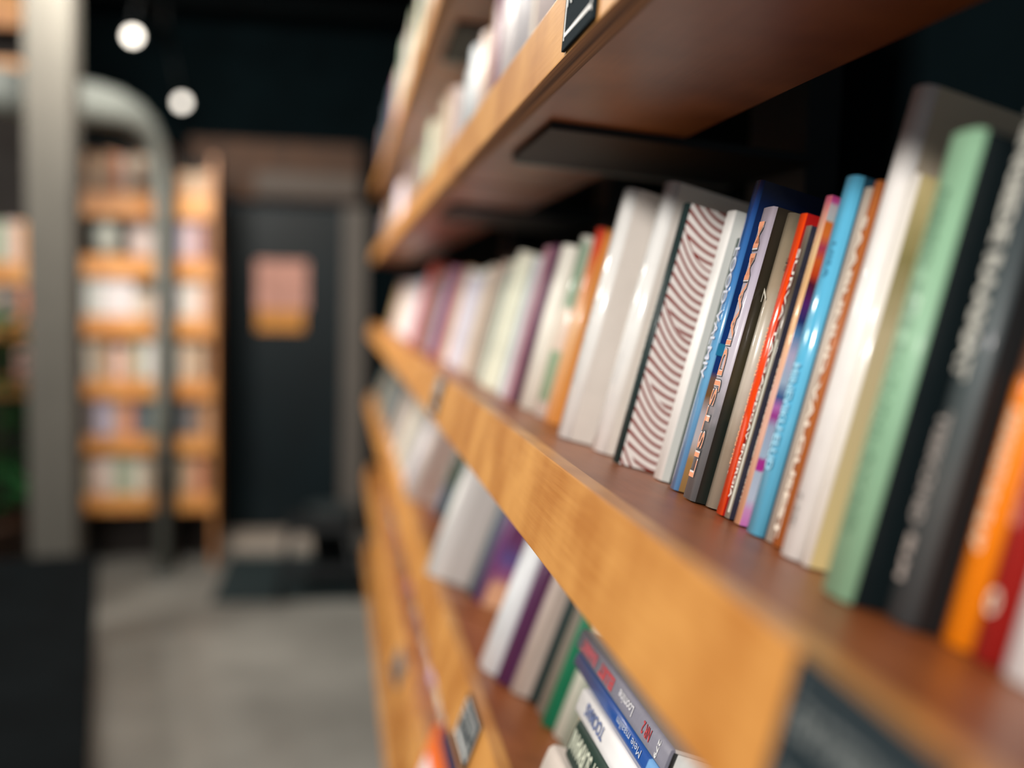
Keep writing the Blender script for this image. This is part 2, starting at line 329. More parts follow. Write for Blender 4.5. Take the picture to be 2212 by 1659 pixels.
# potted plant beside it
pl = empty('potted_plant', (-1.60, 4.85, 0)); tag(pl, 'dark green leafy potted plant at the left edge beside the column', 'plant')
bm = bmesh.new(); lathe(bm, [(0.15, 0.0), (0.20, 0.42), (0.215, 0.42), (0.215, 0.45), (0.18, 0.45), (0.17, 0.40)]); mesh_obj('pot', bm, mat((60, 38, 24), 0.6, 0.2, 10), pl)
bm = bmesh.new()
for k in range(6): add_cyl(bm, (0.02*math.cos(k), 0.02*math.sin(k), 0.40), (0.14*math.cos(k*1.05), 0.14*math.sin(k*1.05), 1.30), 0.010, 0.004, 8)
mesh_obj('stem', bm, mat((46, 60, 30), 0.7), pl)
bm = bmesh.new(); rg = random.Random(3)
for k in range(230):
    t = rg.random()*2*math.pi; h = 0.48+rg.random()*0.98; r0 = 0.04+0.22*rg.random()
    c = Vector((r0*math.cos(t), r0*math.sin(t), h)); L = 0.10+0.09*rg.random(); d = Vector((math.cos(t), math.sin(t), rg.uniform(-0.5, 0.6))).normalized(); s_ = d.cross(Vector((0, 0, 1))).normalized()*L*0.22
    n_ = s_.cross(d).normalized()*0.012
    a = bm.verts.new(c); b1 = bm.verts.new(c+d*L*0.4+s_+n_); b2 = bm.verts.new(c+d*L*0.4-s_+n_); m_ = bm.verts.new(c+d*L*0.45); e = bm.verts.new(c+d*L-n_)
    bm.faces.new((a, b1, m_)); bm.faces.new((a, m_, b2)); bm.faces.new((b1, e, m_)); bm.faces.new((m_, e, b2))
fo = mesh_obj('leaves', bm, mat((26, 92, 44), 0.45, 0.3, 20), pl); fo['kind'] = 'stuff'

# ------------------------------------------------------------------ books
def cover_mesh(t, D, H, hard, round_=0.0, spine_seg=5):
    """U-shaped cover: spine at x=0, near board at y=0, far board at y=t; material slots 0 spine, 1 near, 2 far/inside"""
    c = 0.0024 if hard else 0.0005
    r = round_*t
    outer = [(D, 0.0)]; inner = [(D, c)]
    outer.append((r+0.002 if hard else r, 0.0)); inner.append((r+c+0.001, c))
    for i in range(1, spine_seg):
        a = math.pi*i/spine_seg
        y = t*(1-math.cos(a))/2; x = r*(1-math.sin(a))
        outer.append((x, y)); inner.append((x+c, min(max(y, c), t-c)))
    outer.append((r+0.002 if hard else r, t)); inner.append((r+c+0.001, t-c))
    outer.append((D, t)); inner.append((D, t-c))
    bm = bmesh.new(); n = len(outer)
    def ring(z): return [bm.verts.new((x, y, z)) for x, y in outer], [bm.verts.new((x, y, z)) for x, y in inner]
    o0, i0 = ring(0.0); o1, i1 = ring(H)
    for k in range(n-1):
        f = bm.faces.new((o0[k+1], o0[k], o1[k], o1[k+1]))
        f.material_index = 1 if k == 0 else (2 if k == n-2 else 0); f.smooth = 0 < k < n-2 and round_ > 0
        bm.faces.new((i0[k], i0[k+1], i1[k+1], i1[k])).material_index = 2
        bm.faces.new((o1[k+1], o1[k], i1[k], i1[k+1])).material_index = 0 if 0 < k < n-2 else 2
        bm.faces.new((o0[k], o0[k+1], i0[k+1], i0[k])).material_index = 0 if 0 < k < n-2 else 2
    for k in (0, n-1):
        q = (o0[k], o1[k], i1[k], i0[k]); bm.faces.new(q if k else q[::-1]).material_index = 2
    bmesh.ops.recalc_face_normals(bm, faces=bm.faces)
    return bm
def pages_mesh(t, D, H, hard):
    c = 0.0026 if hard else 0.0007; ov = 0.0035 if hard else 0.0006
    bm = bmesh.new(); x0 = min(0.3*t, 0.008)+c
    add_box(bm, x0, D-ov, c, t-c, ov, H-ov); return bm

NEAR_NO = [0]
def book(F, Y, s, t, H, D, spine, near=None, far=None, hard=True, round_=0.25, label='', group=None, text=(), paper=None, lean=0.0, name='book'):
    """Y = far side of the spine, s = set back from the shelf edge. text: (string, direction, z-centre, length, height, colour, y-offset, bold)"""
    root = empty(name, F.P(s, Y-t, 0.0006), (0, F.th, 0)); tag(root, label, 'book', group)
    if lean: root.rotation_euler = (lean, F.th, 0)
    near = near or spine; far = far or near
    mesh_obj('cover', cover_mesh(t, D, H, hard, round_), [spine, near, far], root)
    mesh_obj('pages', pages_mesh(t, D, H, hard), paper or M_paper, root)
    for tx in text:
        sttr, dr, zc, ln, hh, mm = tx[:6]; yo = tx[6] if len(tx) > 6 else 0.5; bo = tx[7] if len(tx) > 7 else 0.0
        fr_ = tx[8] if len(tx) > 8 else 'spine'
        if fr_ == 'spine':
            yy = t*yo; r = round_*t; ss = math.sin(math.acos(max(-1, min(1, 1-2*yo)))); xx = r*(1-ss)-0.0002*0
            if dr == 'TD': u, v = (0, 0, -1), (0, -1, 0)
            elif dr == 'BT': u, v = (0, 0, 1), (0, 1, 0)
            else: u, v = (0, -1, 0), (0, 0, 1)
            lettering('title_lettering', sttr, u, v, (-1, 0, 0), (xx-0.0004, yy, zc), ln, hh, mm, root, bo)
        else:
            if dr == 'TD': u, v = (0, 0, -1), (1, 0, 0)
            elif dr == 'BT': u, v = (0, 0, 1), (-1, 0, 0)
            else: u, v = (1, 0, 0), (0, 0, 1)
            lettering('cover_lettering', sttr, u, v, (0, -1, 0), (yo, -0.0004, zc), ln, hh, mm, root, bo)
    return root

W = lambda *c: mat(c, 0.5, 0.05, 30, 0.35, coat=0.05)
G = lambda *c: mat(c, 0.22, 0.06, 30, 0.5, coat=0.6)
Wl = mat((236, 232, 226), 0.5)

# --- the row in focus on the middle shelf, far to near
gm = 'books standing on the middle shelf'
book(MID, 0.936, 0.056, 0.030, 0.243, 0.185, G(228, 226, 222), W(216, 208, 200), label='tall white hardcover, farther of two big white books on the middle shelf', group=gm, paper=M_paper_w,
     text=[('MAJA', 'TD', 0.11, 0.045, 0.008, mat((150, 150, 150)))])
book(MID, 0.882, 0.077, 0.030, 0.249, 0.20, G(232, 231, 228), W(218, 212, 206), label='tallest white glossy hardcover, just behind the thin green book and red striped cover', group=gm, paper=M_paper_w)
b = book(MID, 0.8115, 0.0865, 0.006, 0.214, 0.15, W(176, 156, 118), W(180, 160, 120), hard=False, label='thin tan paperback squeezed behind the dark green spine of the striped book', group=gm)
M_fan = stripe_mat(0.038, 0.0105, 0.0605)
book(MID, 0.8045, 0.0775, 0.012, 0.223, 0.165, W(30, 48, 48), M_fan, mat((30, 48, 48)), label='white hardcover with dark red curved fan strokes and dark green spine', group=gm, round_=0.15,
     text=[('MUSTRID JA MOTIIVID', 'TD', 0.10, 0.11, 0.0045, mat((168, 176, 170)), 0.5)])
book(MID, 0.757, 0.099, 0.018, 0.218, 0.15, W(236, 234, 230), ramp_mat([(0, (206, 210, 206)), (0.3, (226, 228, 224)), (0.42, (196, 202, 198)), (0.6, (222, 224, 220)), (1, (210, 212, 208))], 'X', 0, 0.04, 0.02, 10), label='white paperback with pale grey striped cover beside the fan patterned book', group=gm, hard=False, round_=0.1)
book(MID, 0.7335, 0.1035, 0.014, 0.196, 0.15, W(70, 88, 84), W(14, 34, 38), label='short dark teal book tucked between white paperback and blue landscape book', group=gm, hard=False, round_=0.2)
M_land = ramp_mat([(0.0, (150, 116, 72)), (0.10, (176, 134, 84)), (0.17, (206, 198, 202)), (0.25, (200, 190, 196)), (0.31, (128, 92, 54)), (0.365, (120, 92, 84)), (0.385, (26, 54, 118)), (0.5, (22, 60, 128)), (0.62, (18, 48, 104)), (0.8, (22, 50, 104)), (1.0, (20, 30, 62))], 'Z', 0, 0.238, 0.03, 60, 0.3, 0.5)  # landscape print under navy; its darkest top has the upper shelf's shade painted in
M_lsp = ramp_mat([(0.0, (92, 142, 192)), (0.4, (104, 166, 206)), (0.7, (58, 116, 178)), (0.9, (34, 74, 138)), (1.0, (40, 60, 110))], 'Z', 0, 0.238, 0.03, 60, 0.25, 0.7)  # sky blue spine, darkened upward with the upper shelf's shade painted in
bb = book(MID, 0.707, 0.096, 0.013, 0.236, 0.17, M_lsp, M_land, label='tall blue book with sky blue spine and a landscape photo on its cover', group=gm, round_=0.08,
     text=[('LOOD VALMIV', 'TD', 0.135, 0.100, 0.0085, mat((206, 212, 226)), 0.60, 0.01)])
bx = box('cover_square', (0.002, 0.026, -0.0006, 0.0, 0.104, 0.113), mat((40, 128, 172), 0.4), bb)
M_stone = mat((176, 166, 176), 0.5, 0.30, 45, 0.4, coat=0.2)
M_stone2 = ramp_mat([(0.0, (96, 98, 100)), (0.25, (112, 114, 118)), (0.45, (190, 184, 194)), (0.8, (176, 168, 184)), (1, (150, 140, 150))], 'Z', 0, 0.21, 0.18, 60, 0.4, 0.3)
M_bambo = ramp_mat([(0, (30, 36, 32)), (0.28, (26, 34, 30)), (0.45, (60, 54, 36)), (0.7, (40, 36, 26)), (1, (44, 38, 30))], 'Z', 0, 0.21, 0.4, 40, 0.35, 0.3)
book(MID, 0.669, 0.0925, 0.0195, 0.211, 0.15, M_stone2, M_bambo, label='grey stone textured spine with salmon and silver raised capitals', group=gm, round_=0.05,
     text=[('LISTSJDIAAMM', 'BT', 0.108, 0.185, 0.0120, mat((62, 64, 68), 0.5), 0.52, 0.045), ('LISTSJDIAAMM', 'BT', 0.108, 0.185, 0.0118, mat((206, 200, 198), 0.35), 0.52, 0.027), ('LISTSJDIAAMM', 'BT', 0.108, 0.185, 0.0112, mat((222, 148, 112), 0.4), 0.52, 0.004)])
M_tan = ramp_mat([(0, (150, 140, 124)), (0.2, (150, 138, 120)), (0.42, (190, 180, 166)), (0.60, (186, 178, 162)), (0.74, (150, 134, 112)), (0.9, (128, 116, 96)), (1, (92, 84, 70))], 'Z', 0, 0.21, 0.10, 50, 0.3, 0.5)
bt = book(MID, 0.6485, 0.1010, 0.0125, 0.208, 0.148, M_tan, M_bambo, label='mottled tan and olive spine like old bamboo, between stone lettered and black books', group=gm, hard=True, round_=0.4,
     text=[('7', 'BT', 0.150, 0.010, 0.007, mat((206, 200, 184)), 0.5)])
book(MID, 0.6350, 0.1060, 0.0052, 0.199, 0.14, W(46, 44, 44), W(46, 44, 42), label='thin black paperback with small white capitals left of the red spines', group=gm, hard=False, round_=0.1,
     text=[('KARMA JA TAASSÜND', 'BT', 0.128, 0.088, 0.0030, mat((232, 228, 220)), 0.4, 0.02), ('RAGNAR SOOMERE', 'BT', 0.052, 0.052, 0.0030, mat((232, 228, 220)), 0.4, 0.02)])
book(MID, 0.6294, 0.1085, 0.0022, 0.204, 0.14, W(150, 182, 120), W(150, 182, 120), hard=False, round_=0, label='pale green booklet peeping above the black paperback beside the red spines', group=gm)
M_red1 = ramp_mat([(0, (196, 34, 20)), (0.245, (192, 30, 20)), (0.25, (92, 40, 44)), (0.27, (64, 26, 34)), (0.60, (64, 26, 34)), (0.605, (192, 18, 18)), (1, (184, 16, 18))], 'Z', 0, 0.2, 0.0, 30, 0.25, 0.6)
book(MID, 0.6268, 0.1035, 0.0056, 0.2005, 0.14, M_red1, W(170, 20, 18), label='slim red spine with a dark maroon middle, left of the orange red book', group=gm, hard=False, round_=0.1)
M_red2 = G(232, 70, 18)
book(MID, 0.6210, 0.0990, 0.0105, 0.2045, 0.14, M_red2, W(168, 18, 16), label='bright orange red glossy paperback at the centre of sharp focus', group=gm, hard=False, round_=0.1, paper=M_paper,
     text=[('TUNDMATU', 'BT', 0.110, 0.034, 0.0026, mat((246, 170, 120)), 0.68, 0.01), ('ELU PÄRAST SURMA', 'BT', 0.062, 0.056, 0.0022, mat((246, 170, 120)), 0.68, 0.01), ('SE', 'BT', 0.170, 0.009, 0.0030, mat((60, 16, 10)), 0.7, 0.0)])
M_oliv = ramp_mat([(0, (150, 142, 128)), (0.2, (118, 104, 88)), (0.5, (96, 84, 68)), (0.8, (70, 62, 52)), (1, (120, 116, 104))], 'Z', 0, 0.2, 0.15, 50, 0.4, 0.2)
M_navyc = W(44, 44, 58)
bo_ = book(MID, 0.6100, 0.1005, 0.0080, 0.196, 0.14, M_oliv, M_navyc, label='olive grey spine with white capitals and a pale line down its edge', group=gm, hard=False, round_=0.1,
     text=[('SURVA TAGASI', 'TD', 0.128, 0.105, 0.0040, mat((226, 224, 214)), 0.68, 0.015), ('VOOGAV ENERGIA', 'TD', 0.052, 0.078, 0.0036, mat((226, 224, 214)), 0.68, 0.015)])
box('pale_edge_line', (-0.0006, 0.0004, 0.0008, 0.0020, 0.004, 0.120), mat((206, 206, 192), 0.5), bo_)
book(MID, 0.6015, 0.1050, 0.0085, 0.2165, 0.145, W(34, 36, 58), W(30, 36, 60), label='navy paperback with the white author name running down its spine', group=gm, hard=False, round_=0.1,
     text=[('Brian L. Weiss', 'TD', 0.160, 0.062, 0.0040, mat((222, 222, 222)), 0.62, 0.015), ('M.D.', 'TD', 0.118, 0.012, 0.0040, mat((222, 222, 222)), 0.62, 0.015), ('SAMM LIINIC AMEELI KEHITAT', 'TD', 0.060, 0.098, 0.0052, mat((206, 208, 196)), 0.62, 0.02)])
M_rain = ramp_mat([(0.0, (206, 120, 190)), (0.05, (212, 150, 200)), (0.08, (196, 204, 222)), (0.165, (186, 198, 216)), (0.17, (186, 46, 150)), (0.20, (178, 60, 150)), (0.21, (176, 196, 216)), (0.30, (170, 180, 206)), (0.33, (172, 60, 150)), (0.36, (196, 120, 190)), (0.39, (60, 96, 150)), (0.44, (176, 196, 218)), (0.52, (196, 186, 214)), (0.58, (90, 140, 186)), (0.62, (40, 52, 110)), (0.67, (92, 40, 112)), (0.73, (84, 28, 52)), (0.76, (206, 70, 30)), (0.80, (216, 96, 40)), (0.84, (176, 60, 90)), (0.88, (222, 116, 50)), (0.915, (206, 110, 40)), (0.925, (176, 184, 186)), (0.965, (190, 180, 186)), (0.98, (196, 76, 150)), (1.0, (178, 60, 110))][:32], 'Z', 0, 0.215, 0.018, 90, 0.3, 0.4)
M_peach = ramp_mat([(0, (226, 168, 130)), (0.4, (222, 176, 160)), (0.6, (214, 160, 104)), (0.85, (222, 186, 140)), (1.0, (198, 90, 120))], 'Z', 0, 0.215, 0.1, 60, 0.35, 0.4)
book(MID, 0.5925, 0.1000, 0.0085, 0.214, 0.15, M_peach, M_rain, label='peach spined paperback with tie dye rainbow cover left of the sky blue book', group=gm, hard=False, round_=0.1)
M_sky = mat((92, 178, 214), 0.16, 0.04, 30, 0.5, coat=0.8)
book(MID, 0.5680, 0.0960, 0.0175, 0.222, 0.15, M_sky, W(38, 82, 104), label='glossy sky blue hardcover with pale blue capitals low on its spine', group=gm, round_=0.22,
     text=[('MINEVIKU ELUD', 'TD', 0.073, 0.066, 0.0085, mat((150, 206, 230)), 0.36, 0.02), ('LIISA', 'TD', 0.170, 0.022, 0.0035, mat((50, 120, 156)), 0.25, 0.0)])
book(MID, 0.5500, 0.1000, 0.0160, 0.214, 0.15, mat((176, 162, 148), 0.5, 0.06, 30, 0.4), W(140, 124, 110), label='plain taupe grey hardcover right beside the glossy sky blue book', group=gm, round_=0.35)
book(MID, 0.5335, 0.0985, 0.0090, 0.216, 0.15, W(168, 94, 44), W(150, 84, 44), label='rust brown book with off-white lettering between taupe and tall white books', group=gm, hard=False, round_=0.2,
     text=[('SAABUNUD VALGUSEST', 'TD', 0.100, 0.190, 0.0055, mat((230, 216, 198)), 0.55, 0.03)])
book(MID, 0.5095, 0.0905, 0.0190, 0.2625, 0.185, mat((228, 224, 220), 0.4, 0.05, 40, 0.4, coat=0.3), W(196, 182, 160), label='tallest pale book on the right, its top in the shade of the upper shelf', group=gm, round_=0.3, paper=M_paper,
     text=[('P. KIRI', 'TD', 0.026, 0.018, 0.004, mat((90, 90, 90)), 0.45)])
M_yel = ramp_mat([(0, (222, 200, 140)), (0.6, (206, 190, 150)), (0.78, (150, 140, 90)), (1.0, (214, 196, 140))], 'Z', 0, 0.21, 0.15, 40, 0.4, 0.3)
book(MID, 0.4875, 0.0935, 0.0080, 0.2130, 0.14, G(232, 226, 216), M_yel, label='shiny cream spine with yellowish cover left of the sage green book', group=gm, hard=False, round_=0.3)
book(MID, 0.4520, 0.0960, 0.0140, 0.190, 0.14, W(30, 38, 38), W(12, 22, 24), label='short black book hidden in the gap left of the sage green spine', group=gm)
book(MID, 0.4250, 0.0720, 0.0235, 0.2175, 0.165, mat((134, 174, 142), 0.5, 0.04, 20, 0.4, coat=0.1), W(10, 22, 25), mat((12, 26, 28)), label='thick sage green spine with black covers and small dark title', group=gm, round_=0.12,
     text=[('NEED KES KUUNLAVAD', 'TD', 0.110, 0.16, 0.0055, mat((70, 110, 84)), 0.5, 0.0)])
M_dks = ramp_mat([(0, (60, 64, 66)), (0.25, (78, 82, 82)), (0.5, (60, 70, 72)), (1, (40, 48, 52))], 'Z', 0, 0.235, 0.1, 30, 0.5, 0.1)
book(MID, 0.3965, 0.0880, 0.0200, 0.232, 0.16, M_dks, mat((28, 29, 30), 0.5), label='charcoal spine with big silver capitals between the green and orange books', group=gm, round_=0.15,
     text=[('HINGEDE RAAMAT', 'TD', 0.168, 0.120, 0.0100, mat((196, 194, 184)), 0.62, 0.05), ('TEEKOND', 'TD', 0.068, 0.050, 0.0080, mat((150, 142, 136)), 0.70, 0.04), ('ELM', 'TD', 0.028, 0.020, 0.0050, mat((176, 164, 156)), 0.66, 0.05)])
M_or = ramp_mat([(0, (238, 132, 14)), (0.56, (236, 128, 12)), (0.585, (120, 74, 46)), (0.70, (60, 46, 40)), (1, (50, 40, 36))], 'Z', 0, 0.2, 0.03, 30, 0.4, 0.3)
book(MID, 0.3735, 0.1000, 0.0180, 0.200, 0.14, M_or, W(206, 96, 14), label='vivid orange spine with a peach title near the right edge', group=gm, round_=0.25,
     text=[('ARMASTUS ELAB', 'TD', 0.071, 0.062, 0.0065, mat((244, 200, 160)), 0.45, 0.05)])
book(MID, 0.3525, 0.1000, 0.0150, 0.200, 0.14, W(150, 28, 24), W(150, 30, 26), label='dark red spine with a small pale oval emblem beside the orange book', group=gm, round_=0.25,
     text=[('ROOS', 'TD', 0.080, 0.050, 0.0060, mat((190, 110, 96)), 0.5, 0.03), ('O', 'H', 0.024, 0.006, 0.010, mat((206, 190, 170)), 0.5, 0.06)])
book(MID, 0.3345, 0.1000, 0.0230, 0.205, 0.14, W(226, 224, 224), W(214, 212, 212), label='white book at the far right edge of the middle shelf', group=gm, round_=0.25)
for y, t, c, lb in ((0.309, 0.018, (70, 60, 50), 'brown book'), (0.289, 0.02, (180, 40, 40), 'red book'), (0.267, 0.022, (60, 90, 120), 'blue book')):
    book(MID, y, 0.105, t, 0.19, 0.14, W(*c), label=lb+' past the white one at the right end, mostly out of view', group=gm)
# --- directly behind the big white books
book(MID, 1.0150, 0.080, 0.016, 0.205, 0.15, ramp_mat([(0, (70, 66, 62)), (0.2, (150, 176, 206)), (0.45, (196, 204, 220)), (0.6, (70, 60, 110)), (0.75, (30, 30, 36)), (1, (28, 28, 32))], 'Z', 0, 0.205, 0.15, 40), W(40, 40, 44), label='dark book with blue and violet patches directly behind the tall white hardcovers', group=gm)
book(MID, 1.0850, 0.076, 0.022, 0.221, 0.15, ramp_mat([(0, (240, 168, 96)), (0.5, (226, 178, 130)), (0.8, (206, 116, 66)), (0.9, (206, 76, 50)), (1, (200, 60, 44))], 'Z', 0, 0.221, 0.05, 30), W(232, 150, 70), label='orange and peach spine with a red top, second behind the white hardcovers', group=gm)
M_sageb = ramp_mat([(0, (216, 206, 196)), (0.08, (216, 206, 196)), (0.1, (150, 178, 148)), (0.36, (150, 178, 148)), (0.38, (222, 206, 190)), (0.6, (220, 204, 188)), (0.62, (132, 156, 130)), (0.96, (140, 160, 140)), (1, (200, 196, 186))], 'Z', 0, 0.212, 0.01, 30)
book(MID, 1.1450, 0.074, 0.030, 0.215, 0.15, M_sageb, W(222, 200, 180), label='cream spine with two sage green blocks behind the orange and peach book', group=gm)
book(MID, 1.2350, 0.072, 0.045, 0.208, 0.15, W(228, 224, 212), W(220, 208, 190), label='ivory book beyond the sage green blocks on the middle shelf', group=gm)
book(MID, 1.3000, 0.074, 0.030, 0.212, 0.15, W(86, 50, 74), W(60, 36, 60), label='dark plum spine on the middle shelf among the blurred pale books', group=gm)

ORD = ['first','second','third','fourth','fifth','sixth','seventh','eighth','ninth','tenth','eleventh','twelfth','thirteenth','fourteenth','fifteenth','sixteenth','seventeenth','eighteenth','nineteenth','twentieth','twenty-first','twenty-second','twenty-third','twenty-fourth','twenty-fifth','twenty-sixth','twenty-seventh','twenty-eighth','twenty-ninth','thirtieth']
def far_mesh(t, D, H):
    bm = bmesh.new(); c = 0.002
    add_box(bm, 0, c, 0, t, 0, H, 0); add_box(bm, c, D, 0, c, 0, H, 0); add_box(bm, c, D, t-c, t, 0, H, 0)
    add_box(bm, c, D-0.003, c, t-c, 0.002, H-0.003, 1); return bm
def far_book(F, Y, s, t, H, D, c, label, group):
    o = mesh_obj('book', far_mesh(t, D, H), [mat(c, 0.5, 0.12, 25, 0.3), M_paper])
    o.location = F.P(s, Y-t, 0.0006); o.rotation_euler = (0, F.th, 0); tag(o, label, 'book', group); return o
CN = [('ivory', (226, 220, 206)), ('white', (232, 230, 230)), ('pale pink', (226, 200, 196)), ('grey', (132, 124, 122)), ('charcoal', (56, 54, 58)), ('tan', (200, 160, 126)), ('salmon', (214, 140, 110)), ('beige', (190, 174, 152)), ('sage', (160, 172, 150)), ('pale blue', (188, 202, 208)), ('mauve', (170, 132, 146)), ('plum', (84, 50, 76)), ('red', (190, 92, 80)), ('teal', (60, 92, 90)), ('brown', (122, 92, 72)), ('lavender', (190, 184, 204)), ('slate', (92, 104, 112)), ('mustard', (176, 134, 56)), ('sky blue', (90, 140, 176)), ('dark green', (30, 72, 58)), ('blue', (70, 100, 150))]
CD = dict(CN)
def far_row(F, y, yend, plan, shelf_name, anchor, seed, s0=0.075, hmin=0.17, hmax=0.215, depth=0.14):
    """plan: list of (Y limit, colour names) – the colour zones seen along the row"""
    rg = random.Random(seed); k = 0
    while y < yend:
        zone = next((p for p in plan if y < p[0]), plan[-1])
        t = rg.uniform(0.022, 0.034)*(1.15 if y < 1.9 else 2.0 if y < 2.6 else 3.2)
        if len(zone) > 2: nm = zone[1][0]; H = zone[2]; s = zone[3]; t = zone[4]; D = zone[5]
        else: nm = zone[1][k % len(zone[1])] if rg.random() < 0.8 else rg.choice(zone[1]); H = rg.uniform(hmin, hmax); s = s0+rg.uniform(-0.008, 0.008); D = depth
        c = tuple(max(0, min(255, v+rg.randint(-8, 8))) for v in CD[nm])
        if k < 58:
            on = ORD[k] if k < 30 else 'far-off '+ORD[k-30]
        far_book(F, y+t, s, t, H, D, c, f'{nm} book on the {shelf_name}, {on} one {anchor}', 'books standing on the '+shelf_name)
        y += t+0.0015; k += 1
far_row(MID, 1.305, 4.55, [(1.42, ['mauve', 'pale blue']), (1.62, ['pale blue', 'ivory', 'sage', 'ivory']), (1.80, ['beige', 'grey', 'beige']), (2.02, ['white', 'lavender', 'white']), (2.26, ['salmon', 'tan']), (2.32, ['charcoal']), (2.75, ['grey', 'slate', 'grey', 'mauve']), (2.76, ['charcoal'], 0.250, 0.06, 0.05, 0.20), (2.82, ['ivory'], 0.250, 0.06, 0.06, 0.19), (2.95, ['red'], 0.245, 0.06, 0.04, 0.19), (3.3, ['lavender', 'red']), (4.2, ['white', 'pale pink', 'white']), (9, ['tan', 'beige'])], 'middle shelf', 'beyond the plum spine', 11)

# --- lower shelf
gl = 'books standing on the lower shelf'
far_row(LOW, 2.29, 4.5, [(2.9, ['ivory', 'lavender', 'beige', 'grey']), (9, ['slate', 'grey', 'charcoal', 'beige'])], 'lower shelf', 'beyond the pale rose album', 5, s0=0.012, hmin=0.19, hmax=0.24)
M_rose = ramp_mat([(0, (196, 176, 166)), (0.25, (206, 184, 176)), (0.32, (140, 92, 66)), (0.40, (196, 170, 158)), (1, (206, 196, 192))], 'X', 0, 0.12, 0.3, 30, 0.5, 0.1)
book(LOW, 2.250, -0.006, 0.060, 0.235, 0.16, W(206, 196, 190), M_rose, label='pale rose and brown album jutting out far down the lower shelf', group=gl)
book(LOW, 2.140, 0.058, 0.034, 0.225, 0.13, ramp_mat([(0, (60, 110, 156)), (0.22, (66, 110, 150)), (0.34, (30, 76, 60)), (1, (20, 66, 50))], 'Z', 0, 0.225, 0.1, 20), W(24, 70, 54), label='dark green book with a blue foot behind the big ribbed white album', group=gl)
M_rib = ramp_mat([(0, (226, 222, 218)), (0.17, (222, 218, 214)), (0.23, (186, 180, 174)), (0.30, (212, 206, 202)), (0.42, (188, 180, 174)), (0.5, (212, 208, 204)), (1, (190, 184, 178))], 'X', 0, 0.15, 0.03, 10, 0.5, 0.1)
book(LOW, 1.600, -0.010, 0.042, 0.238, 0.17, W(226, 224, 220), M_rib, label='big ribbed white album jutting out on the lower shelf', group=gl, round_=0.1)
M_purp = ramp_mat([(0, (236, 180, 140)), (0.16, (232, 176, 140)), (0.24, (150, 84, 130)), (0.36, (96, 84, 150)), (0.52, (110, 56, 100)), (1, (84, 40, 70))], 'Z', 0, 0.22, 0.2, 25, 0.5, 0.1)
for (y, s, t, H, c, lb) in ((1.548, 0.056, 0.028, 0.230, (84, 98, 112), 'slate blue book beside the ribbed white album on the lower shelf'),
                            (1.515, 0.064, 0.030, 0.220, None, 'purple illustrated book with peach foot on the lower shelf'),
                            (1.213, 0.026, 0.048, 0.236, (222, 224, 226), 'wide bluish white book under the honey lip on the lower shelf'),
                            (1.163, 0.041, 0.019, 0.240, (84, 40, 78), 'deep plum book on the lower shelf, darkest purple of the row'),
                            (1.143, 0.057, 0.020, 0.240, (186, 170, 160), 'wide beige book right of the deep plum one, lower shelf'),
                            (1.122, 0.078, 0.010, 0.235, (24, 50, 50), 'thin black green book right of the wide beige one'),
                            (1.108, 0.082, 0.038, 0.230, (128, 120, 108), 'grey brown book left of the bright green one, lower shelf'),
                            (1.062, 0.080, 0.016, 0.220, (20, 112, 78), 'bright emerald green book behind the lying stack'),
                            (1.044, 0.090, 0.026, 0.200, (196, 196, 182), 'cream grey book between the emerald and amber books'),
                            (1.016, 0.092, 0.020, 0.190, (150, 160, 146), 'sage grey paperback just left of the amber book'),
                            (0.994, 0.094, 0.040, 0.200, (232, 164, 84), 'amber yellow book standing right behind the lying stack'),
                            (0.950, 0.094, 0.040, 0.232, (222, 208, 198), 'pale cream book rising behind the far end of the lying stack')):
    if c is None: book(LOW, y, s, t, H, 0.15, mat((110, 60, 110), 0.4), M_purp, label=lb, group=gl)
    else: book(LOW, y, s, t, H, 0.15, W(*c), label=lb, group=gl)

# --- stack of books lying flat on the lower shelf
def flat_book(Y, s, z, t, L, D, spine, top, label, text=(), roundd=0.05, rz=0.0, paper=None, bottom=None):
    """book lying flat, spine to the aisle; Y = near end, L = length along the shelf, D = depth"""
    root = empty('book', LOW.P(s, Y, z)); tag(root, label, 'book', 'books lying in the stack on the lower shelf')
    root.rotation_euler = (Matrix.Rotation(LOW.th, 3, 'Y') @ Matrix.Rotation(rz, 3, 'Z')).to_euler()
    def tf(bm):
        # local cover axes (x depth, y thickness, z height) -> (x depth, z up, y along): rotate +90 about X, thickness becomes height
        bmesh.ops.transform(bm, matrix=Matrix(((1, 0, 0, 0), (0, 0, 1, 0), (0, 1, 0, 0), (0, 0, 0, 1))), verts=bm.verts)
        bmesh.ops.reverse_faces(bm, faces=bm.faces); return bm
    mesh_obj('cover', tf(cover_mesh(t, D, L, True, roundd)), [spine, bottom or spine, top], root)
    mesh_obj('pages', tf(pages_mesh(t, D, L, True)), paper or M_paper, root)
    for (sttr, yc, ln, hh, mm, zo, bo, dr) in text:
        u, v = ((0, -1, 0), (0, 0, 1)) if dr == 'R' else ((0, 0, -1), (0, -1, 0)) if dr == 'U' else ((0, 1, 0), (0, 0, -1))
        lettering('title_lettering', sttr, u, v, (-1, 0, 0), (-0.0004, yc, zo*t), ln, hh, mm, root, bo)
    return root
z0 = 0.001
flat_book(0.560, 0.014, z0, 0.030, 0.235, 0.155, W(104, 92, 60), W(110, 98, 66), 'olive brown book at the bottom of the lying stack'); z0 += 0.0305
flat_book(0.565, 0.004, z0, 0.042, 0.235, 0.160, W(226, 214, 204), W(222, 212, 204), 'thick cream book low in the lying stack under the dark green one'); z0 += 0.0425
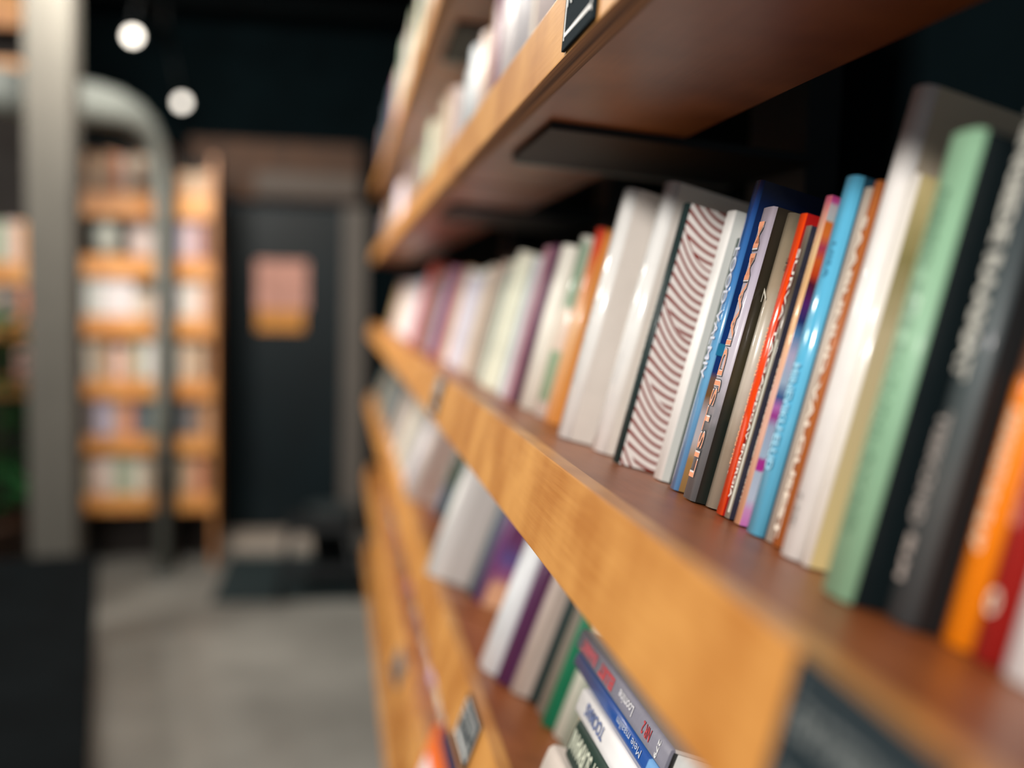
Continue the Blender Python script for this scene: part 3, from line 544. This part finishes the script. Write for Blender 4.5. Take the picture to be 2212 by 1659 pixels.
flat_book(0.560, 0.010, z0, 0.036, 0.215, 0.150, W(24, 54, 46), W(28, 58, 50), 'dark green book with tall pale capitals in the lying stack', text=[('SÕNARAAMAT SÜNNIST SURMANI', 0.108, 0.204, 0.0210, mat((206, 210, 190)), 0.5, 0.02, 'F')]); z0 += 0.0365
flat_book(0.560, 0.008, z0, 0.022, 0.225, 0.155, W(234, 232, 232), W(230, 228, 228), 'white book with small blue title in the lying stack', text=[('TOOMAS', 0.175, 0.052, 0.011, mat((96, 110, 150)), 0.6, 0.03, 'F')]); z0 += 0.0225
M_blu = ramp_mat([(0, (110, 160, 210)), (0.17, (110, 160, 210)), (0.175, (34, 78, 150)), (0.6, (34, 78, 150)), (0.8, (50, 76, 130)), (1, (70, 80, 130))], 'Y', 0, 0.24, 0.0, 10, 0.4, 0.2)
flat_book(0.590, 0.012, z0, 0.012, 0.250, 0.150, M_blu, W(90, 140, 190), 'thin royal blue book just under the grey topmost one', text=[('Meie maailm', 0.085, 0.06, 0.006, mat((190, 200, 220)), 0.6, 0.0, 'F')]); z0 += 0.0125
M_gry = mat((130, 128, 140), 0.5, 0.05, 200)
flat_book(0.606, 0.012, z0, 0.0185, 0.244, 0.150, M_gry, W(206, 200, 194), 'grey book with red title and number 279, topmost of the lying stack', roundd=0.03, paper=M_paper_w,
          text=[('RAAMAT', 0.205, 0.046, 0.011, mat((186, 92, 100)), 0.5, 0.05, 'F'), ('ELUST', 0.150, 0.040, 0.011, mat((190, 76, 80)), 0.5, 0.05, 'F'), ('Loomine', 0.095, 0.036, 0.008, mat((222, 220, 224)), 0.55, 0.02, 'F'), ('NR 2', 0.044, 0.018, 0.009, mat((190, 76, 80)), 0.55, 0.02, 'F'), ('279', 0.018, 0.0125, 0.0045, mat((240, 240, 240)), 0.5, 0.02, 'U')])

# --- upper shelf, top shelf, bottom shelf
gu = 'books standing on the upper shelf'
for F, rows in ((UP, ((0.690, 0.036, 0.024, 0.215, (120, 96, 84), 'brown book on the upper shelf at the black sign'), (0.80, 0.036, 0.100, 0.22, (190, 172, 168), 'wide pale rose book on the upper shelf near the black sign'),
                      (0.905, 0.040, 0.03, 0.20, (180, 172, 182), 'lilac white book on the upper shelf left of the rose one'), (0.938, 0.038, 0.030, 0.21, (86, 130, 172), 'steel blue book on the upper shelf between pale ones'),
                      (1.08, 0.036, 0.138, 0.225, (190, 178, 176), 'wide rosy white volume on the upper shelf beside the blue one'),
                      (1.21, 0.036, 0.125, 0.225, (180, 177, 180), 'wide silver white volume on the upper shelf, fifth from the sign'),
                      (1.385, 0.040, 0.045, 0.200, (140, 104, 118), 'mauve book on the upper shelf right of the mustard one'),
                      (1.345-0.005, 0.040, 0.125, 0.225, (188, 182, 182), 'wide milk white volume on the upper shelf right of the mauve book'),
                      (1.460, 0.046, 0.072, 0.200, (158, 116, 36), 'mustard yellow book on the upper shelf, right of the short pale ones'),
                      (1.535, 0.040, 0.070, 0.180, (196, 174, 162), 'peach white book on the upper shelf, short, beside the mustard one'),
                      (1.622, 0.036, 0.085, 0.178, (184, 192, 196), 'bluish white short book on the upper shelf left of the peach one'),
                      (1.70, 0.040, 0.076, 0.160, (112, 130, 132), 'grey teal short book on the upper shelf left of the bluish white'))),):
    for (y, s, t, H, c, lb) in rows:
        book(F, y, s, t, H, 0.115, W(*c), label=lb, group=gu)
far_row(UP, 1.705, 4.5, [(2.0, ['pale pink', 'beige', 'ivory']), (2.3, ['sage', 'ivory', 'sage', 'grey']), (2.9, ['beige', 'grey', 'sage']), (3.4, ['white', 'pale blue', 'white']), (9, ['beige', 'brown', 'grey'])], 'upper shelf', 'beyond the grey teal one', 21, s0=0.030, hmin=0.125, hmax=0.155, depth=0.12)
far_row(TOP, 1.6, 4.5, [(3.2, ['sage', 'beige', 'ivory', 'grey']), (9, ['beige', 'mauve', 'slate'])], 'topmost shelf', 'counting away from camera', 31, s0=0.016, hmin=0.17, hmax=0.22, depth=0.12)
far_row(BOT, 1.50, 4.3, [(2.2, ['ivory', 'beige', 'lavender']), (9, ['grey', 'mauve', 'beige', 'slate'])], 'bottom visible ledge', 'counting away from camera', 41, s0=0.06, hmin=0.17, hmax=0.23)

# ------------------------------------------------------------------ chalkboard labels on the lips
def chalk_label(F, y0, y1, z0, z1, label, txt, ink=None, frame=None, off=0.003):
    root = empty('chalkboard_sign', F.P(-off, y0, z0), (0, F.th, 0)); tag(root, label, 'sign', 'chalkboard signs fixed on the shelf lips')
    W_, H_ = y1-y0, z1-z0
    bm = bmesh.new(); add_box(bm, 0.0, 0.0026, 0, W_, 0, H_, bev=0.0008); mesh_obj('board', bm, M_chalk, root)
    bm = bmesh.new(); i = 0.0045; w_ = 0.0017
    for b_ in ((i, W_-i, i+0.0035, i+w_+0.0045), (i, W_-i, H_-i-w_, H_-i), (i, i+w_, i+w_, H_-i-w_), (W_-i-w_, W_-i, i+w_, H_-i-w_)):
        add_box(bm, -0.0003, 0.0, b_[0], b_[1], b_[2], b_[3])
    mesh_obj('white_border', bm, frame or M_white, root)
    for k, t_ in enumerate(txt):
        lettering('chalk_lettering', t_, (0, -1, 0), (0, 0, 1), (-1, 0, 0), (-0.0004, W_/2, H_*(0.68-0.36*k) if len(txt) > 1 else H_*0.66), W_*0.76, H_*(0.17 if len(txt) > 1 else 0.34), ink or M_ink, root, 0.01)
    return root
chalk_label(UP, 0.589, 0.674, -0.0500, 0.004, 'sharp black chalkboard sign on the upper lip at the top of the photo', ('KODU',))
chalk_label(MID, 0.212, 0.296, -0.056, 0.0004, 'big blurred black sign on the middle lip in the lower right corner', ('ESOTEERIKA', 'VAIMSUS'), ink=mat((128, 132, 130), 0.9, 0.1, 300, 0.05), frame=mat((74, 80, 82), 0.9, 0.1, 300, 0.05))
chalk_label(LOW, 0.990, 1.080, -0.052, 0.0004, 'dark sign with white border on the lower lip below the standing books', ('FILOSOOFIA', 'USUND'))
chalk_label(BOT, 2.10, 2.24, -0.058, 0.0004, 'small dark sign on the bottom ledge lip at the lower left', ('AJALUGU',))
chalk_label(MID, 1.412, 1.50, -0.056, 0.0004, 'small grey sign by the joint of the middle lip, seen edge on', ('TERVIS',))

# leaflet box on the bottom ledge
lf = empty('leaflet_box', BOT.P(-0.0215, 1.16, 0.022), (0, BOT.th, 0)); tag(lf, 'orange leaflet with dark blue top and white panel hanging on the bottom ledge lip', 'leaflet')
box('sheet', (0.0, 0.019, 0, 0.42, -0.10, 0.075), mat((232, 110, 44), 0.5), lf)
box('blue_top', (-0.001, 0.019, 0.03, 0.36, 0.075, 0.125), mat((40, 44, 74), 0.5), lf)
box('white_panel', (-0.002, 0.0, 0.15, 0.40, -0.098, 0.030), mat((230, 224, 226), 0.6), lf)

# ------------------------------------------------------------------ far bookcases
def far_case(name, x0, x1, yf, boards, label, lips, ztop, div=None, depth=0.26):
    root = empty(name, ((x0+x1)/2, yf, 0)); tag(root, label, 'bookcase', 'bookcases at the far end')
    for z, hgt in boards:
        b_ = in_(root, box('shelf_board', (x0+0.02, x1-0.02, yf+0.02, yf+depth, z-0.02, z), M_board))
        l_ = box('front_lip', (x0+0.02, x1-0.02, yf, yf+0.019, z-hgt, z+0.004), lips); l_.parent = b_; l_['label'] = 'honey wood front lip'
    in_(root, box('side_panel', (x0, x0+0.019, yf+0.005, yf+depth, 0.0, ztop), M_black))
    sp_ = in_(root, box('side_panel', (x1-0.019, x1, yf+0.005, yf+depth, 0.0, ztop), wood((176, 112, 56), (200, 136, 76)))); sp_['label'] = 'honey wood side panel'
    in_(root, box('back_panel', (x0+0.02, x1-0.02, yf+depth+0.001, yf+depth+0.012, 0.0, ztop), mat((34, 28, 24), 0.7)))
    return root
ZB = [2.03, 1.69, 1.37, 1.03, 0.72, 0.40]
LIPS = [(z, h) for z, h in zip(ZB, (0.13, 0.11, 0.11, 0.10, 0.09, 0.09))]
far_case('bookcase', -1.365, -0.925, 5.62, LIPS, 'far bookcase with honey lips facing camera, left of the grey pipe', M_far_lip, 2.30)
far_case('bookcase', -0.885, -0.665, 5.62, LIPS, 'narrow far bookcase right of the grey pipe beside the dark door', M_far_lip, 2.24)
far_case('bookcase', -2.40, -1.42, 5.25, [(1.63, 0.10), (1.345, 0.09), (1.06, 0.09), (2.92, 0.16), (2.60, 0.07)], 'partly hidden bookcase at the left edge behind the grey column', M_far_lip, 3.1)
def stand(x, y, z, t, H, D, c, label, group):
    """book facing -Y on a far bookcase"""
    bm = bmesh.new(); add_box(bm, 0, t, 0, 0.002, 0, H, 0); add_box(bm, 0, 0.002, 0.002, D, 0, H, 0); add_box(bm, t-0.002, t, 0.002, D, 0, H, 0); add_box(bm, 0.002, t-0.002, 0.002, D-0.003, 0.002, H-0.003, 1)
    o = mesh_obj('book', bm, [mat(c, 0.5, 0.1, 20, 0.3), M_paper]); o.location = (x, y, z+0.0005); tag(o, label, 'book', group); return o
TN = ['top', 'second', 'third', 'fourth', 'fifth', 'sixth']
plans = {
    ('left', 1): [], ('left', 2): [],
    ('left', 0): [('tan', 0.20), ('beige', 0.17), ('tan', 0.21), ('salmon', 0.2), ('ivory', 0.19), ('tan', 0.2), ('ivory', 0.2), ('beige', 0.19)],
    ('left', 3): [('ivory', 0.20), ('beige', 0.21), ('tan', 0.17), ('pale pink', 0.18), ('tan', 0.17), ('sage', 0.21), ('white', 0.22), ('ivory', 0.2)],
    ('left', 4): [('grey', 0.21), ('lavender', 0.23), ('lavender', 0.22), ('tan', 0.2), ('salmon', 0.19), ('slate', 0.2), ('slate', 0.21), ('sage', 0.22)],
    ('left', 5): [('beige', 0.18), ('pale pink', 0.19), ('ivory', 0.2), ('sage', 0.21), ('sage', 0.2), ('ivory', 0.19), ('beige', 0.18), ('brown', 0.17)],
    ('right', 0): [('tan', 0.12), ('beige', 0.12), ('tan', 0.13)],
    ('right', 1): [('lavender', 0.21), ('pale pink', 0.22), ('mauve', 0.2), ('brown', 0.21)],
    ('right', 2): [('white', 0.23), ('ivory', 0.24), ('pale pink', 0.22), ('tan', 0.2)],
    ('right', 3): [('ivory', 0.20), ('tan', 0.19), ('beige', 0.2), ('brown', 0.18)],
    ('right', 4): [('slate', 0.20), ('grey', 0.21), ('brown', 0.19), ('tan', 0.18)],
    ('right', 5): [('beige', 0.2), ('tan', 0.19), ('salmon', 0.2), ('brown', 0.18)]}
for (side, ti), items in plans.items():
    x = -1.340 if side == 'left' else -0.862; x1 = -0.948 if side == 'left' else -0.688
    if not items: continue
    tw = (x1-x)/len(items)
    for k, (nm, H) in enumerate(items):
        cname = 'far left-hand bookcase' if side == 'left' else 'narrow far bookcase'
        stand(x+k*tw, 5.66, ZB[ti], tw-0.003, H, 0.15, CD[nm], f'{nm} book on the {TN[ti]} shelf of the {cname}, {ORD[k]} from its left', 'books on the '+cname)
# items on the two emptier shelves
bm = bmesh.new(); lathe(bm, [(0.03, 0), (0.05, 0.03), (0.072, 0.09), (0.066, 0.15), (0.035, 0.19), (0.04, 0.205)])
o = mesh_obj('vase', bm, mat((196, 204, 196), 0.4)); o.location = (-1.245, 5.75, ZB[1]+0.0005); tag(o, 'round pale green grey vase on the second shelf of the far bookcase', 'vase')
bm = bmesh.new(); lathe(bm, [(0.06, 0), (0.078, 0.02), (0.08, 0.17), (0.074, 0.21), (0.055, 0.23), (0.02, 0.24)])
o = mesh_obj('jar', bm, mat((232, 220, 216), 0.4)); o.location = (-1.01-0.055, 5.80, ZB[1]+0.0005); tag(o, 'large pinkish white jar right of the vase on the far bookcase', 'jar')
for k, (x, t, H, c, lb) in enumerate(((-1.343, 0.084, 0.25, (214, 220, 216), 'first wide white binder on the third shelf of the far bookcase'), (-1.255, 0.082, 0.255, (236, 234, 236), 'second wide white binder on the third far shelf'), (-1.169, 0.080, 0.24, (226, 220, 222), 'third wide white binder beside the sage box, third far shelf'), (-1.085, 0.07, 0.14, (206, 196, 180), 'low sage grey box on the third shelf of the far bookcase'), (-1.010, 0.062, 0.12, (232, 196, 180), 'low pink box at the right end of the third far shelf'))):
    stand(x, 5.66, ZB[2], t, H, 0.17, c, lb, 'white binders and boxes on the third far shelf')
# books of the hidden left bookcase
for k, (x, t, H, c, lb) in enumerate(((-1.93, 0.07, 0.24, (110, 170, 190), 'turquoise book'), (-1.855, 0.06, 0.24, (210, 214, 200), 'ivory book'), (-1.79, 0.05, 0.23, (150, 180, 150), 'sage book'), (-1.735, 0.06, 0.235, (226, 206, 196), 'pale rose book'), (-1.672, 0.06, 0.235, (214, 156, 104), 'honey tan book'), (-1.610, 0.055, 0.225, (222, 170, 124), 'peach book'))):
    stand(x+0.11, 5.29, 1.63, t, H-0.03, 0.16, c, lb+' on the upper shelf of the left edge bookcase', 'books on the left edge bookcase')
for k, (x, t, H, c, lb) in enumerate(((-1.93, 0.07, 0.20, (30, 110, 60), 'green book'), (-1.855, 0.06, 0.22, (190, 186, 160), 'khaki book'), (-1.79, 0.06, 0.22, (170, 156, 150), 'warm grey book'), (-1.725, 0.055, 0.22, (160, 150, 146), 'cool grey book'), (-1.665, 0.05, 0.235, (228, 130, 84), 'coral orange book'), (-1.610, 0.055, 0.235, (230, 150, 92), 'light orange book'))):
    stand(x+0.11, 5.29, 1.345, t, H-0.05, 0.16, c, lb+' on the lower shelf of the left edge bookcase', 'books on the left edge bookcase')
stand(-1.58, 5.29, 1.06, 0.13, 0.15, 0.12, (226, 176, 170), 'pink box beside the plant on the left edge bookcase', 'books on the left edge bookcase')
